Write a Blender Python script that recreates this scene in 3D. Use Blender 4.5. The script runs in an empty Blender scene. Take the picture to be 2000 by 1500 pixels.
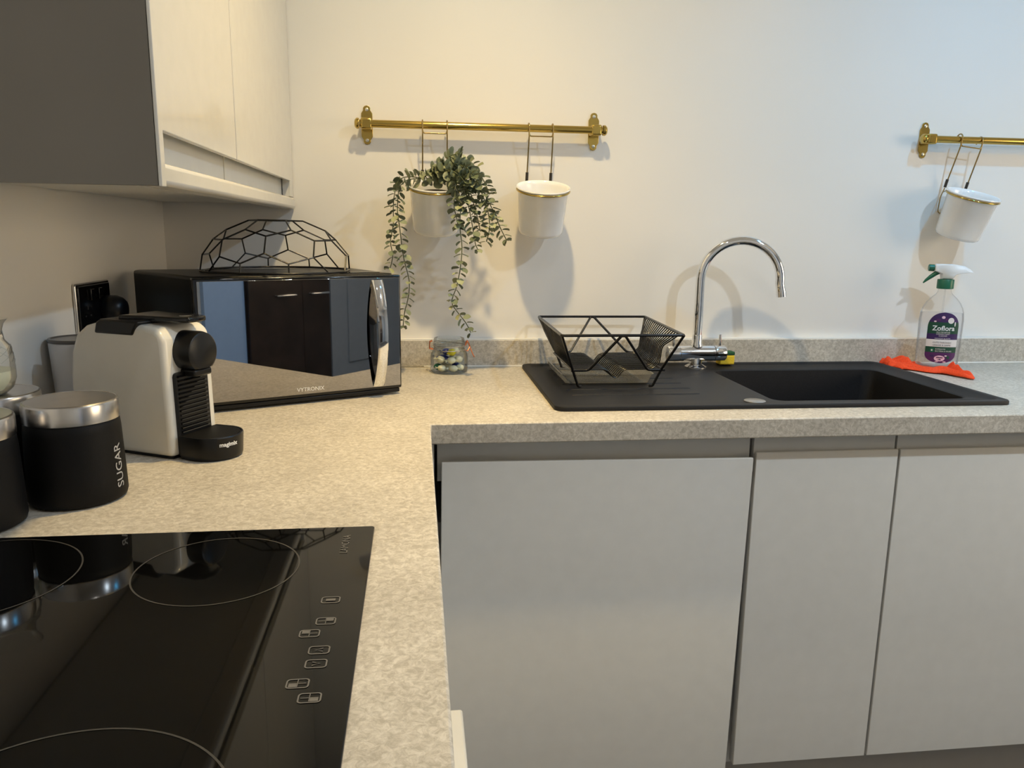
import bpy, bmesh, math, random
from mathutils import Vector, Matrix, noise
from mathutils.geometry import tessellate_polygon
random.seed(7)
C = bpy.context.scene.collection
SC = bpy.context.scene
PI = math.pi
ZT = 0.9          # worktop height

# ------------------------------------------------------------------ camera
cam_d = bpy.data.cameras.new('camera')
cam = bpy.data.objects.new('camera', cam_d); C.objects.link(cam)
yaw, pitch, roll = 0.1229, 0.1938, 0.0136
fw = Vector((math.sin(yaw)*math.cos(pitch), math.cos(yaw)*math.cos(pitch), -math.sin(pitch)))
rt = Vector((math.cos(yaw), -math.sin(yaw), 0)); up = rt.cross(fw)
r2 = math.cos(roll)*rt + math.sin(roll)*up; u2 = -math.sin(roll)*rt + math.cos(roll)*up
cam.matrix_world = Matrix.Translation((0.5852, -1.931, 1.2334)) @ Matrix((r2, u2, -fw)).transposed().to_4x4()
cam_d.sensor_width = 36; cam_d.lens = 36*1514.1/2000
cam_d.clip_start = 0.02
SC.camera = cam

# ------------------------------------------------------------------ world, exposure
AMBIENT_FILL = (7.4, 5.7, 3.9)  # warm ambient fill, standing in for light bounced from the rest of the home
W = bpy.data.worlds.new('world'); SC.world = W; W.use_nodes = True
wb = W.node_tree.nodes['Background']; wb.inputs[0].default_value = (*[c/3 for c in AMBIENT_FILL], 1); wb.inputs[1].default_value = 3.0
SC.view_settings.view_transform = 'Standard'; SC.view_settings.look = 'None'
SC.view_settings.gamma = 1; SC.view_settings.use_curve_mapping = False
SC.view_settings.exposure = 0.0
# recessed ceiling lamps: x, y, RGB power in watts, beam angle (0 = open diffuser), label
DOWNLIGHTS = [
    (0.75, -0.67, (53, 46, 30), 150, 'warm ceiling downlight above the hanging pots near the wall cabinet', (58, 34, 5)),
    (2.05, -0.67, (2.0, 23, 47), 150, 'cool ceiling downlight above the sink end of the worktop'),
    (0.80, -1.65, (2.9, 2.85, 2.7), 0, 'ceiling downlight above the hob edge, further from the back wall'),
    (2.10, -1.65, (12.5, 15.5, 18.5), 0, 'cool ceiling downlight above the middle of the room on the right'),
]

# ------------------------------------------------------------------ materials
def mat(name, col, rough=0.5, metal=0.0, noise_s=None, noise_a=0.1, bump=0.0, bump_s=200, coat=0.0, spec=0.5, emit=None, sss=0):
    m = bpy.data.materials.new(name); m.use_nodes = True
    nt = m.node_tree; b = nt.nodes['Principled BSDF']
    b.inputs['Base Color'].default_value = (*col, 1); b.inputs['Roughness'].default_value = rough
    b.inputs['Metallic'].default_value = metal; b.inputs['Coat Weight'].default_value = coat
    b.inputs['Coat Roughness'].default_value = 0.03
    b.inputs['Specular IOR Level'].default_value = spec
    tc = nt.nodes.new('ShaderNodeTexCoord')
    n = nt.nodes.new('ShaderNodeTexNoise'); n.inputs['Scale'].default_value = noise_s or 30; n.inputs['Detail'].default_value = 4
    nt.links.new(tc.outputs['Object'], n.inputs['Vector'])
    r = nt.nodes.new('ShaderNodeValToRGB')
    a = noise_a if noise_s else 0.02
    r.color_ramp.elements[0].position = 0.3; r.color_ramp.elements[1].position = 0.7
    r.color_ramp.elements[0].color = (*[max(0, c*(1-a)) for c in col], 1)
    r.color_ramp.elements[1].color = (*[min(1, c*(1+a)) for c in col], 1)
    nt.links.new(n.outputs['Fac'], r.inputs['Fac']); nt.links.new(r.outputs['Color'], b.inputs['Base Color'])
    if bump:
        n2 = nt.nodes.new('ShaderNodeTexNoise'); n2.inputs['Scale'].default_value = bump_s; n2.inputs['Detail'].default_value = 3
        nt.links.new(tc.outputs['Object'], n2.inputs['Vector'])
        bp = nt.nodes.new('ShaderNodeBump'); bp.inputs['Strength'].default_value = bump; bp.inputs['Distance'].default_value = 0.002
        nt.links.new(n2.outputs['Fac'], bp.inputs['Height']); nt.links.new(bp.outputs['Normal'], b.inputs['Normal'])
    if emit:
        b.inputs['Emission Color'].default_value = (*emit[:3], 1); b.inputs['Emission Strength'].default_value = emit[3]
    return m

def thin_glass(name, tint=(1, 1, 1), rough=0.02, ior=1.4, density=0.0, body=(0.8, 0.8, 0.8)):
    m = bpy.data.materials.new(name); m.use_nodes = True; nt = m.node_tree
    nt.nodes.remove(nt.nodes['Principled BSDF']); out = nt.nodes['Material Output']
    tr = nt.nodes.new('ShaderNodeBsdfTransparent'); tr.inputs[0].default_value = (*tint, 1)
    gl = nt.nodes.new('ShaderNodeBsdfGlossy'); gl.inputs['Roughness'].default_value = rough
    fr = nt.nodes.new('ShaderNodeFresnel'); fr.inputs[0].default_value = ior
    n = nt.nodes.new('ShaderNodeTexNoise'); n.inputs['Scale'].default_value = 60
    bp = nt.nodes.new('ShaderNodeBump'); bp.inputs['Strength'].default_value = 0.15; bp.inputs['Distance'].default_value = 0.002
    nt.links.new(n.outputs['Fac'], bp.inputs['Height']); nt.links.new(bp.outputs['Normal'], gl.inputs['Normal'])
    mx = nt.nodes.new('ShaderNodeMixShader')
    hf = nt.nodes.new('ShaderNodeMath'); hf.operation = 'MULTIPLY'; hf.inputs[1].default_value = 0.8 if name == 'clear_glass' else 0.5; nt.links.new(fr.outputs[0], hf.inputs[0])
    nt.links.new(hf.outputs[0], mx.inputs[0]); nt.links.new(tr.outputs[0], mx.inputs[1]); nt.links.new(gl.outputs[0], mx.inputs[2])
    last = mx
    if density:
        df = nt.nodes.new('ShaderNodeBsdfDiffuse'); df.inputs[0].default_value = (*body, 1)
        m2 = nt.nodes.new('ShaderNodeMixShader'); m2.inputs[0].default_value = density
        nt.links.new(mx.outputs[0], m2.inputs[1]); nt.links.new(df.outputs[0], m2.inputs[2]); last = m2
    nt.links.new(last.outputs[0], out.inputs[0])
    return m

def worktop_mat():
    m = bpy.data.materials.new('concrete_laminate'); m.use_nodes = True; nt = m.node_tree; b = nt.nodes['Principled BSDF']
    tc = nt.nodes.new('ShaderNodeTexCoord')
    def nz(scale, det, dist=0.0, rough=0.6):
        n = nt.nodes.new('ShaderNodeTexNoise'); n.inputs['Scale'].default_value = scale; n.inputs['Detail'].default_value = det
        n.inputs['Distortion'].default_value = dist; n.inputs['Roughness'].default_value = rough
        nt.links.new(tc.outputs['Object'], n.inputs['Vector']); return n
    def ramp(src, p0, c0, p1, c1):
        r = nt.nodes.new('ShaderNodeValToRGB'); r.color_ramp.elements[0].position = p0; r.color_ramp.elements[1].position = p1
        r.color_ramp.elements[0].color = (*c0, 1); r.color_ramp.elements[1].color = (*c1, 1)
        nt.links.new(src.outputs['Fac'], r.inputs['Fac']); return r
    base = ramp(nz(9, 6), 0.3, (0.50, 0.465, 0.405), 0.7, (0.62, 0.58, 0.51))
    fine = ramp(nz(130, 6, 0.7, 0.75), 0.40, (0.72, 0.70, 0.67), 0.62, (1.12, 1.12, 1.12))
    fleck = ramp(nz(110, 4, 1.0), 0.60, (0, 0, 0), 0.72, (1, 1, 1))
    mul = nt.nodes.new('ShaderNodeMix'); mul.data_type = 'RGBA'; mul.blend_type = 'MULTIPLY'; mul.inputs[0].default_value = 1
    nt.links.new(base.outputs[0], mul.inputs[6]); nt.links.new(fine.outputs[0], mul.inputs[7])
    mx = nt.nodes.new('ShaderNodeMix'); mx.data_type = 'RGBA'; mx.inputs[7].default_value = (0.58, 0.54, 0.47, 1)
    mm = nt.nodes.new('ShaderNodeMath'); mm.operation = 'MULTIPLY'; mm.inputs[1].default_value = 0.45
    nt.links.new(fleck.outputs[0], mm.inputs[0]); nt.links.new(mm.outputs[0], mx.inputs[0]); nt.links.new(mul.outputs[2], mx.inputs[6])
    nt.links.new(mx.outputs[2], b.inputs['Base Color']); b.inputs['Roughness'].default_value = 0.42; b.inputs['Specular IOR Level'].default_value = 0.4
    bp = nt.nodes.new('ShaderNodeBump'); bp.inputs['Strength'].default_value = 0.15; bp.inputs['Distance'].default_value = 0.001
    nt.links.new(nz(150, 3).outputs['Fac'], bp.inputs['Height']); nt.links.new(bp.outputs[0], b.inputs['Normal'])
    return m

def leaf_mat():
    m = bpy.data.materials.new('eucalyptus_leaf'); m.use_nodes = True; nt = m.node_tree; b = nt.nodes['Principled BSDF']
    g = nt.nodes.new('ShaderNodeNewGeometry'); r = nt.nodes.new('ShaderNodeValToRGB')
    r.color_ramp.elements[0].color = (0.11, 0.14, 0.08, 1); r.color_ramp.elements[1].color = (0.40, 0.42, 0.24, 1)
    e = r.color_ramp.elements.new(0.6); e.color = (0.20, 0.235, 0.155, 1)
    nt.links.new(g.outputs['Random Per Island'], r.inputs['Fac']); nt.links.new(r.outputs[0], b.inputs['Base Color'])
    b.inputs['Roughness'].default_value = 0.5
    return m

M = dict(
    wall=mat('wall_paint', (0.80, 0.775, 0.735), 0.42, noise_s=3, noise_a=0.015, bump=0.06, bump_s=60, spec=0.35),
    ceil=mat('ceiling_paint', (0.80, 0.79, 0.77), 0.8),
    wood_floor=mat('grey_floor', (0.13, 0.115, 0.10), 0.5, noise_s=12, noise_a=0.2),
    worktop=worktop_mat(),
    door=mat('gloss_cream_door', (0.64, 0.625, 0.585), 0.24, coat=0.35),
    rail=mat('white_rail', (0.62, 0.62, 0.60), 0.35),
    plinth=mat('plinth_board', (0.34, 0.32, 0.29), 0.5),
    gap=mat('dark_void', (0.012, 0.012, 0.012), 0.8),
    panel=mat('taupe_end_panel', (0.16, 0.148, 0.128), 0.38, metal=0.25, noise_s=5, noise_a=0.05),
    sealant=mat('white_sealant', (0.85, 0.84, 0.8), 0.4),
    black_gloss=mat('black_gloss', (0.004, 0.004, 0.0045), 0.12),
    black_satin=mat('black_satin', (0.004, 0.004, 0.0045), 0.35, spec=0.35),
    black_matte=mat('black_powder_coat', (0.004, 0.004, 0.0045), 0.55, spec=0.2, bump=0.1, bump_s=900),
    wire=mat('black_coated_wire', (0.004, 0.004, 0.0045), 0.25),
    tinted=mat('mirror_tinted_glass', (0.36, 0.35, 0.345), 0.015, metal=1.0),
    chrome=mat('chrome', (0.82, 0.83, 0.85), 0.06, metal=1.0),
    steel=mat('brushed_steel', (0.58, 0.56, 0.54), 0.24, metal=1.0, noise_s=40, noise_a=0.06),
    brass=mat('polished_brass', (0.56, 0.40, 0.11), 0.15, metal=1.0),
    brass_dark=mat('aged_brass_wire', (0.38, 0.28, 0.12), 0.22, metal=1.0),
    screw=mat('screw_zinc', (0.6, 0.58, 0.5), 0.3, metal=1.0),
    enamel=mat('white_enamel', (0.86, 0.86, 0.86), 0.14, coat=0.4),
    hob=mat('black_ceramic_glass', (0.0015, 0.0015, 0.0015), 0.03, spec=0.28),
    print_grey=mat('printed_grey', (0.12, 0.115, 0.11), 0.5),
    print_dim=mat('printed_dim_ring', (0.045, 0.043, 0.04), 0.4),
    white_print=mat('white_print', (0.8, 0.8, 0.8), 0.5),
    grey_print=mat('silver_print', (0.42, 0.42, 0.43), 0.5),
    granite=mat('anthracite_composite', (0.0085, 0.0085, 0.010), 0.5, spec=0.3, noise_s=500, noise_a=0.35, bump=0.15, bump_s=700),
    cream_plastic=mat('cream_white_plastic', (0.72, 0.70, 0.64), 0.22),
    white_plastic=mat('white_plastic', (0.82, 0.82, 0.82), 0.35),
    canwhite=mat('frosted_white_plastic', (0.66, 0.66, 0.68), 0.45),
    lid_grey=mat('dark_grey_lid', (0.09, 0.085, 0.08), 0.25),
    green=mat('green_plastic', (0.004, 0.11, 0.055), 0.35),
    purple=mat('purple_print', (0.035, 0.010, 0.085), 0.45),
    plum=mat('plum_print', (0.075, 0.012, 0.095), 0.45),
    dgreen=mat('dark_green_print', (0.004, 0.055, 0.028), 0.45),
    pale=mat('off_white_print', (0.72, 0.68, 0.66), 0.5),
    pink=mat('pale_pink_print', (0.75, 0.5, 0.6), 0.5),
    orange=mat('orange_microfibre', (0.95, 0.075, 0.012), 0.85, noise_s=300, noise_a=0.15, bump=0.5, bump_s=600),
    copper=mat('copper_wire', (0.75, 0.27, 0.14), 0.25, metal=1.0),
    sponge=mat('yellow_sponge', (0.75, 0.52, 0.03), 0.9, bump=0.6, bump_s=400),
    scour=mat('green_scourer', (0.02, 0.09, 0.035), 0.95, bump=0.6, bump_s=600),
    sweet=mat('cream_wrapper', (0.72, 0.70, 0.52), 0.25, bump=0.3, bump_s=300),
    blue=mat('blue_wrapper', (0.01, 0.02, 0.16), 0.25),
    yellow=mat('yellow_wrapper', (0.62, 0.55, 0.02), 0.25),
    teal=mat('green_wrapper', (0.02, 0.2, 0.1), 0.25),
    stem=mat('green_stem', (0.10, 0.12, 0.05), 0.6),
    leaf=leaf_mat(),
    soil=mat('dark_foam', (0.04, 0.035, 0.02), 0.9),
    glass=thin_glass('clear_glass', (0.965, 0.98, 0.97), 0.03, 1.22),
    bottle=thin_glass('clear_bottle_plastic', (0.965, 0.97, 0.975), 0.2, 1.14, 0.05, (0.85, 0.85, 0.9)),
    liquid=thin_glass('clear_cleaner_liquid', (0.96, 0.955, 0.96), 0.05, 1.2, 0.04, (0.8, 0.8, 0.85)),
    wax=mat('pale_wax', (0.62, 0.60, 0.44), 0.4),
    traymat=thin_glass('clear_smoked_tray', (0.62, 0.62, 0.6), 0.1, 1.45, 0.32, (0.42, 0.41, 0.38)),
    daylit_blue=mat('daylight_blue_tint', (0.42, 0.62, 0.95), 0.5),  # blue daylight on the wall, put into the base colour
    darkwood=mat('dark_brown_unit', (0.045, 0.028, 0.02), 0.3, noise_s=6, noise_a=0.4),
    greydoor=mat('grey_paint', (0.42, 0.455, 0.49), 0.45),
    lamp=mat('lamp_diffuser', (0.9, 0.9, 0.9), 0.4, emit=(1, 0.9, 0.75, 4)),
    dark_sleeve=mat('dark_sleeve', (0.03, 0.026, 0.022), 0.5),
)

# ------------------------------------------------------------------ helpers
def BM(): return bmesh.new()
def obj(name, bm, m, parent=None, smooth=None, bevel=0, seg=2, loc=None, rot=None):
    me = bpy.data.meshes.new(name); bmesh.ops.recalc_face_normals(bm, faces=bm.faces[:]); bm.to_mesh(me); bm.free()
    ms = m if isinstance(m, (list, tuple)) else [m]
    for q in ms: me.materials.append(M[q])
    o = bpy.data.objects.new(name, me); C.objects.link(o)
    if parent: o.parent = parent
    if loc: o.location = loc
    if rot: o.rotation_euler = rot
    if smooth is not None:
        for p in me.polygons: p.use_smooth = True
        try: me.set_sharp_from_angle(angle=math.radians(smooth))
        except Exception: pass
    if bevel:
        b = o.modifiers.new('bevel', 'BEVEL'); b.width = bevel; b.segments = seg; b.limit_method = 'ANGLE'; b.angle_limit = math.radians(40)
        for p in me.polygons: p.use_smooth = True
        try: me.set_sharp_from_angle(angle=math.radians(35))
        except Exception: pass
        b.harden_normals = False
    return o
def thing(name, label, cat, loc=(0, 0, 0), rot=(0, 0, 0), group=None):
    o = bpy.data.objects.new(name, None); C.objects.link(o); o.location = loc; o.rotation_euler = rot
    o.empty_display_size = 0.03
    return tag(o, label, cat, group)
def tag(o, label, cat, group=None):
    o['label'] = label; o['category'] = cat
    if group: o['group'] = group
    return o
def struct(o): o['kind'] = 'structure'; return o
def box(bm, x0, x1, y0, y1, z0, z1, mi=0):
    v = [bm.verts.new(p) for p in ((x0,y0,z0),(x1,y0,z0),(x1,y1,z0),(x0,y1,z0),(x0,y0,z1),(x1,y0,z1),(x1,y1,z1),(x0,y1,z1))]
    for f in ((0,3,2,1),(4,5,6,7),(0,1,5,4),(1,2,6,5),(2,3,7,6),(3,0,4,7)):
        bm.faces.new([v[i] for i in f]).material_index = mi
    return v
def rings(bm, rs, cap0=True, cap1=True, closed=True, mi=0):
    R = [[bm.verts.new(p) for p in r] for r in rs]; n = len(R[0])
    for a, b in zip(R, R[1:]):
        for i in range(n if closed else n-1):
            j = (i+1) % n
            bm.faces.new((a[i], a[j], b[j], b[i])).material_index = mi
    if cap0: bm.faces.new(R[0][::-1]).material_index = mi
    if cap1: bm.faces.new(R[-1]).material_index = mi
    return R
def lathe(bm, prof, n=40, c=(0, 0, 0), sx=1, sy=1, cap0=False, cap1=False, mi=0):
    rs = [[(c[0]+r*sx*math.cos(2*PI*i/n), c[1]+r*sy*math.sin(2*PI*i/n), c[2]+z) for i in range(n)] for r, z in prof]
    return rings(bm, rs, cap0, cap1, mi=mi)
def tube(bm, pts, r, n=10, closed=False, mi=0):
    pts = [Vector(p) for p in pts]; N = len(pts); rs = []; nrm = None
    for i in range(N):
        if closed: t = (pts[(i+1) % N]-pts[i-1])
        else: t = pts[min(i+1, N-1)]-pts[max(i-1, 0)]
        t.normalize()
        if nrm is None:
            nrm = t.orthogonal().normalized()
        else:
            nrm = (nrm - t*nrm.dot(t))
            if nrm.length < 1e-6: nrm = t.orthogonal()
            nrm.normalize()
        b = t.cross(nrm); rr = r[i] if isinstance(r, (list, tuple)) else r
        rs.append([pts[i]+rr*(math.cos(2*PI*k/n)*nrm+math.sin(2*PI*k/n)*b) for k in range(n)])
    if closed: rs.append(rs[0])
    rings(bm, rs, not closed, not closed, mi=mi)
def fillet(pts, r, n=4):
    """round the inner corners of a polyline"""
    pts = [Vector(p) for p in pts]; out = [pts[0]]
    for a, b, c in zip(pts, pts[1:], pts[2:]):
        d1 = (a-b); d2 = (c-b); k = min(r, d1.length*0.45, d2.length*0.45)
        p0 = b+d1.normalized()*k; p1 = b+d2.normalized()*k
        for i in range(n+1):
            t = i/n; out.append((1-t)**2*p0+2*t*(1-t)*b+t*t*p1)
    out.append(pts[-1]); return out
def rrect(x0, x1, y0, y1, r, n=6):
    out = []
    for cx, cy, a in ((x1-r, y1-r, 0), (x0+r, y1-r, 90), (x0+r, y0+r, 180), (x1-r, y0+r, 270)):
        for i in range(n+1):
            t = math.radians(a+90*i/n); out.append((cx+r*math.cos(t), cy+r*math.sin(t)))
    return out
def prism(bm, pts, f0, f1, mi=0):
    """pts 2d, f0/f1 map 2d to 3d"""
    rings(bm, [[f0(*p) for p in pts], [f1(*p) for p in pts]], mi=mi)
def text(name, body, size, m, parent, fn, ext=0.0003, align='CENTER', sub=None, bold=0.0, xs=1.0):
    """letters as a mesh; fn maps (x, y, z) of the flat text to the parent's space"""
    cu = bpy.data.curves.new(name, 'FONT'); cu.body = body; cu.size = size; cu.extrude = ext; cu.align_x = align; cu.align_y = 'CENTER'
    cu.offset = bold; cu.resolution_u = 3
    t = bpy.data.objects.new(name, cu); me = bpy.data.meshes.new_from_object(t)
    bpy.data.objects.remove(t); bpy.data.curves.remove(cu)
    for v in me.vertices: v.co = fn(v.co.x*xs, v.co.y, v.co.z)
    me.materials.clear(); me.materials.append(M[m]); me.name = name
    o = bpy.data.objects.new(name, me); C.objects.link(o); o.parent = parent
    return o

# ------------------------------------------------------------------ room shell
X1, Y1, HC = 3.7, -3.1, 2.4
b = BM(); box(b, -0.1, X1+0.1, Y1-0.1, 0.1, -0.05, 0); struct(obj('floor', b, 'wood_floor'))
b = BM(); box(b, -0.1, X1+0.1, Y1-0.1, 0.1, HC, HC+0.05); struct(obj('ceiling', b, 'ceil'))
b = BM(); box(b, -0.1, X1+0.1, 0, 0.1, 0, HC); struct(obj('wall_back', b, 'wall'))
b = BM(); box(b, -0.1, 0, Y1, 0, 0, HC); struct(obj('wall_left', b, 'wall'))
b = BM(); box(b, -0.1, X1+0.1, Y1-0.1, Y1, 0, HC); struct(obj('wall_front', b, 'wall'))
b = BM()   # right wall with an added, unseen window opening for fill light, y -2.2..-0.9, z 1.0..2.05
wy0, wy1, wz0, wz1 = -2.2, -0.9, 1.0, 2.05
box(b, X1, X1+0.1, Y1, 0, 0, wz0); box(b, X1, X1+0.1, Y1, 0, wz1, HC); box(b, X1, X1+0.1, Y1, wy0, wz0, wz1); box(b, X1, X1+0.1, wy1, 0, wz0, wz1)
struct(obj('wall_right', b, 'wall'))
b = BM()
for a in ((wy0, wy0+0.05, wz0, wz1), (wy1-0.05, wy1, wz0, wz1), (wy0, wy1, wz0, wz0+0.05), (wy0, wy1, wz1-0.05, wz1), (-1.58, -1.52, wz0, wz1)):
    box(b, X1+0.02, X1+0.07, a[0], a[1], a[2], a[3])
win = struct(obj('added_window_1', b, 'white_plastic'))  # frame of the unseen window, added so ambient light can enter
b = BM(); box(b, X1+0.04, X1+0.045, wy0+0.05, wy1-0.05, wz0+0.05, wz1-0.05); obj('pane', b, 'glass', win)
pl = bpy.data.lights.new('added_window_portal', 'AREA'); pl.shape = 'RECTANGLE'; pl.size = wy1-wy0; pl.size_y = wz1-wz0; pl.cycles.is_portal = True
po = bpy.data.objects.new('added_window_portal', pl); C.objects.link(po); po.location = (X1+0.09, (wy0+wy1)/2, (wz0+wz1)/2); po.rotation_euler = (0, PI/2, 0)
# front wall door and a strip coloured daylight blue, seen mirrored in the microwave door
b = BM(); box(b, 2.03, 2.30, Y1, Y1+0.03, 0, 2.05); struct(obj('daylit_wall_strip', b, 'daylit_blue'))
b = BM(); box(b, 2.97, 3.66, Y1, Y1+0.04, 0, 2.05); d2 = struct(obj('door_2', b, 'greydoor'))
b = BM(); box(b, 3.12, 3.36, Y1+0.04, Y1+0.05, 0.35, 1.2); obj('door_panel', b, 'greydoor', d2, bevel=0.004)

# recessed ceiling lamps
def downlight(x, y, col, beam, label, core=None, r=0.036):
    t = thing('ceiling_downlight', label, 'ceiling light', (x, y, HC), group='recessed ceiling downlights')
    b = BM(); lathe(b, [(0.036, -0.001), (0.045, -0.004), (0.047, 0.0), (0.036, 0.001), (0.036, -0.001)]); obj('trim_ring', b, 'chrome', t, smooth=40)
    b = BM(); lathe(b, [(0.0001, -0.0005), (0.036, -0.0005)], cap1=False); obj('diffuser', b, 'lamp', t)
    for cl_, bm_ in ((col, beam), (core, 100)):
        if not cl_: continue
        if bm_:
            l = bpy.data.lights.new('downlight_lamp', 'SPOT'); l.spot_size = math.radians(bm_); l.spot_blend = 1.0; l.shadow_soft_size = r
        else:
            l = bpy.data.lights.new('downlight_lamp', 'AREA'); l.shape = 'DISK'; l.size = r*2
        mc = max(cl_); l.energy = mc; l.color = [c/mc for c in cl_]
        o = bpy.data.objects.new('downlight_lamp', l); C.objects.link(o); o.location = (x, y, HC-0.006)
for L_ in DOWNLIGHTS: downlight(*L_)

# ------------------------------------------------------------------ worktop, upstand, sealant
XL = 0.606
def cells(xs, ys, keep, z0, z1):
    b = BM(); vt = {}
    def V(i, j, k):
        if (i, j, k) not in vt: vt[(i, j, k)] = b.verts.new((xs[i], ys[j], (z0, z1)[k]))
        return vt[(i, j, k)]
    K = {(i, j) for i in range(len(xs)-1) for j in range(len(ys)-1) if keep(i, j)}
    for i, j in K:
        b.faces.new((V(i,j,1), V(i+1,j,1), V(i+1,j+1,1), V(i,j+1,1))); b.faces.new((V(i,j,0), V(i,j+1,0), V(i+1,j+1,0), V(i+1,j,0)))
        for (di, dj, e) in ((-1,0,((0,0),(0,1))), (1,0,((1,0),(1,1))), (0,-1,((0,0),(1,0))), (0,1,((0,1),(1,1)))):
            if (i+di, j+dj) not in K:
                p, q = e; b.faces.new((V(i+p[0],j+p[1],0), V(i+q[0],j+q[1],0), V(i+q[0],j+q[1],1), V(i+p[0],j+p[1],1)))
    return b
xs = [0.002, XL, 1.285, 1.745, 2.6]; ys = [-2.6, -0.6, -0.492, -0.105, -0.002]
b = cells(xs, ys, lambda i, j: (i == 0 or j >= 1) and not (i == 2 and j == 2), ZT-0.038, ZT)
wt = obj('kitchen_worktop', b, 'worktop', bevel=0.0025, seg=2)
tag(wt, 'L-shaped grey beige concrete-look laminate worktop carrying hob, microwave and sink', 'worktop')
b = BM(); box(b, 0.002, 2.6, -0.018, -0.001, ZT+0.0005, ZT+0.067)
up_ = obj('worktop_upstand', b, 'worktop', bevel=0.001); tag(up_, 'low grey stone-effect upstand strip along the back wall behind the sink', 'upstand')
b = BM(); box(b, 0.6, 2.6, -0.021, -0.0175, ZT+0.0005, ZT+0.004); box(b, 0.3, 2.6, -0.016, -0.001, ZT+0.067, ZT+0.0705)
obj('sealant_bead', b, 'sealant', up_)['label'] = 'white sealant lines above and below the strip'

# ------------------------------------------------------------------ base cabinets
YD = -0.5624
def base_cabinet(name, x0, x1, z0, z1, label, tilt=0.0, rollr=0.0, group=None, cat='base cabinet', appliance=False):
    t = thing(name, label, cat, (x0, YD, 0.0), group=group)
    w = x1-x0
    b = BM(); box(b, 0.001, w-0.001, 0.045, 0.53, 0.12, 0.685); obj('carcass', b, 'rail', t)
    b = BM(); ya = 0.0145 if tilt == 0 else 0.018; wr = w if tilt == 0 else w+0.010; zl, zr0 = (0.8585, 0.8585) if tilt == 0 else (0.860, 0.8545)
    rings(b, [[(0, y, z1-0.045), (wr, y, z1-0.045), (wr, y, zr0), (0, y, zl)] for y in (ya, 0.034)]); obj('recessed_rail', b, 'rail', t)
    # door: slab with an upper lip rolling back into the finger recess
    b = BM()
    prof = [(0, 0), (0, z1-z0-0.003), (0.002, z1-z0), (0.008, z1-z0), (0.010, z1-z0-0.004), (0.011, z1-z0-0.04), (0.020, z1-z0-0.050), (0.020, 0)]
    rings(b, [[(0.0, y, z) for y, z in prof], [(w, y, z) for y, z in prof]])
    obj('door', b, 'door', t, loc=(0, 0, z0), rot=(math.radians(tilt), math.radians(rollr), 0), bevel=0.0012)
    return t
base_cabinet('integrated_dishwasher', 0.6190, 1.2130, 0.06, 0.8215, 'wide gloss off-white appliance door beside the inner corner of the worktop', tilt=0.7, rollr=0.55, cat='dishwasher')
base_cabinet('base_cabinet', 1.230, 1.5225, 0.146, 0.8235, 'narrow gloss off-white handleless cabinet in the middle of the sink run', group='handleless base cabinets under the sink')
base_cabinet('base_cabinet', 1.5275, 2.1275, 0.146, 0.8235, 'wide gloss off-white handleless cabinet at the right end under the sink bowl', group='handleless base cabinets under the sink')
b = BM(); box(b, 0.62, 2.6, -0.505, -0.487, 0, 0.118); o = obj('plinth', b, 'plinth'); tag(o, 'grey brown kickboard along the floor under the sink cabinets', 'plinth')
# corner filler post and the run under the hob
t = thing('corner_cabinet', 'pale corner cabinet post at the inner angle under the worktop', 'base cabinet', (0, 0, 0))
b = BM(); box(b, 0.05, 0.56, -1.085, -0.05, 0.12, 0.685); obj('carcass', b, 'rail', t)
b = BM(); box(b, 0.565, 0.6125, -0.575, -0.553, 0.06, 0.858); obj('filler_post', b, 'door', t)
b = BM(); box(b, 0.565, 0.585, -1.085, -0.58, 0.12, 0.822); obj('blank_panel', b, 'door', t)
t = thing('drawer_unit', 'cream drawer unit standing under the hob with its front slightly proud', 'base cabinet', (0, 0, 0))
b = BM(); box(b, 0.05, 0.56, -1.69, -1.089, 0.12, 0.82); obj('carcass', b, 'rail', t)
b = BM(); box(b, 0.613, 0.6345, -1.685, -1.088, 0.40, 0.668); o = obj('drawer_front', b, 'door', t, bevel=0.003)
b = BM(); box(b, 0.561, 0.6125, -1.68, -1.095, 0.41, 0.64); obj('drawer_box', b, 'rail', t)
b = BM(); box(b, 0.565, 0.585, -1.685, -1.088, 0.68, 0.822); obj('drawer_front', b, 'door', t, bevel=0.002)
b = BM(); box(b, 0.565, 0.585, -1.685, -1.088, 0.13, 0.39); obj('drawer_front', b, 'door', t, bevel=0.002)

# ------------------------------------------------------------------ wall cabinet (left wall)
t = thing('wall_cabinet', 'gloss cream two-door wall cabinet with dark end panel on the left wall', 'wall cabinet', (0, 0, 0))
zc0, zc1 = 1.279, 2.05
b = BM(); box(b, 0.002, 0.272, -0.985, -0.002, 1.296, zc1); obj('carcass', b, 'rail', t)
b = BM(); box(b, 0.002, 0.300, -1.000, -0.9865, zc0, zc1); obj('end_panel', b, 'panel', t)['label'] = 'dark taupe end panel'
b = BM(); box(b, 0.3005, 0.3045, -1.000, -0.984, zc0-0.001, zc1); obj('panel_edging', b, 'door', t, bevel=0.001)['label'] = 'light front edge of the end panel'
for y0, y1 in ((-0.973, -0.5965), (-0.5925, -0.052)):
    b = BM()
    prof = [(0.3, 1.341), (0.3, zc1), (0.280, zc1), (0.280, 1.375), (0.289, 1.37), (0.289, 1.346), (0.292, 1.341)]
    rings(b, [[(x, y0, z) for x, z in prof], [(x, y1, z) for x, z in prof]]); obj('door', b, 'door', t, bevel=0.001)
b = BM(); box(b, 0.2725, 0.279, -0.978, -0.60, 1.300, 1.372); box(b, 0.2725, 0.279, -0.592, -0.05, 1.300, 1.372); obj('recessed_rail', b, 'rail', t)
b = BM(); box(b, 0.262, 0.302, -0.984, -0.004, zc0+0.001, 1.3055); obj('pelmet', b, 'door', t, bevel=0.006, seg=3)
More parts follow.
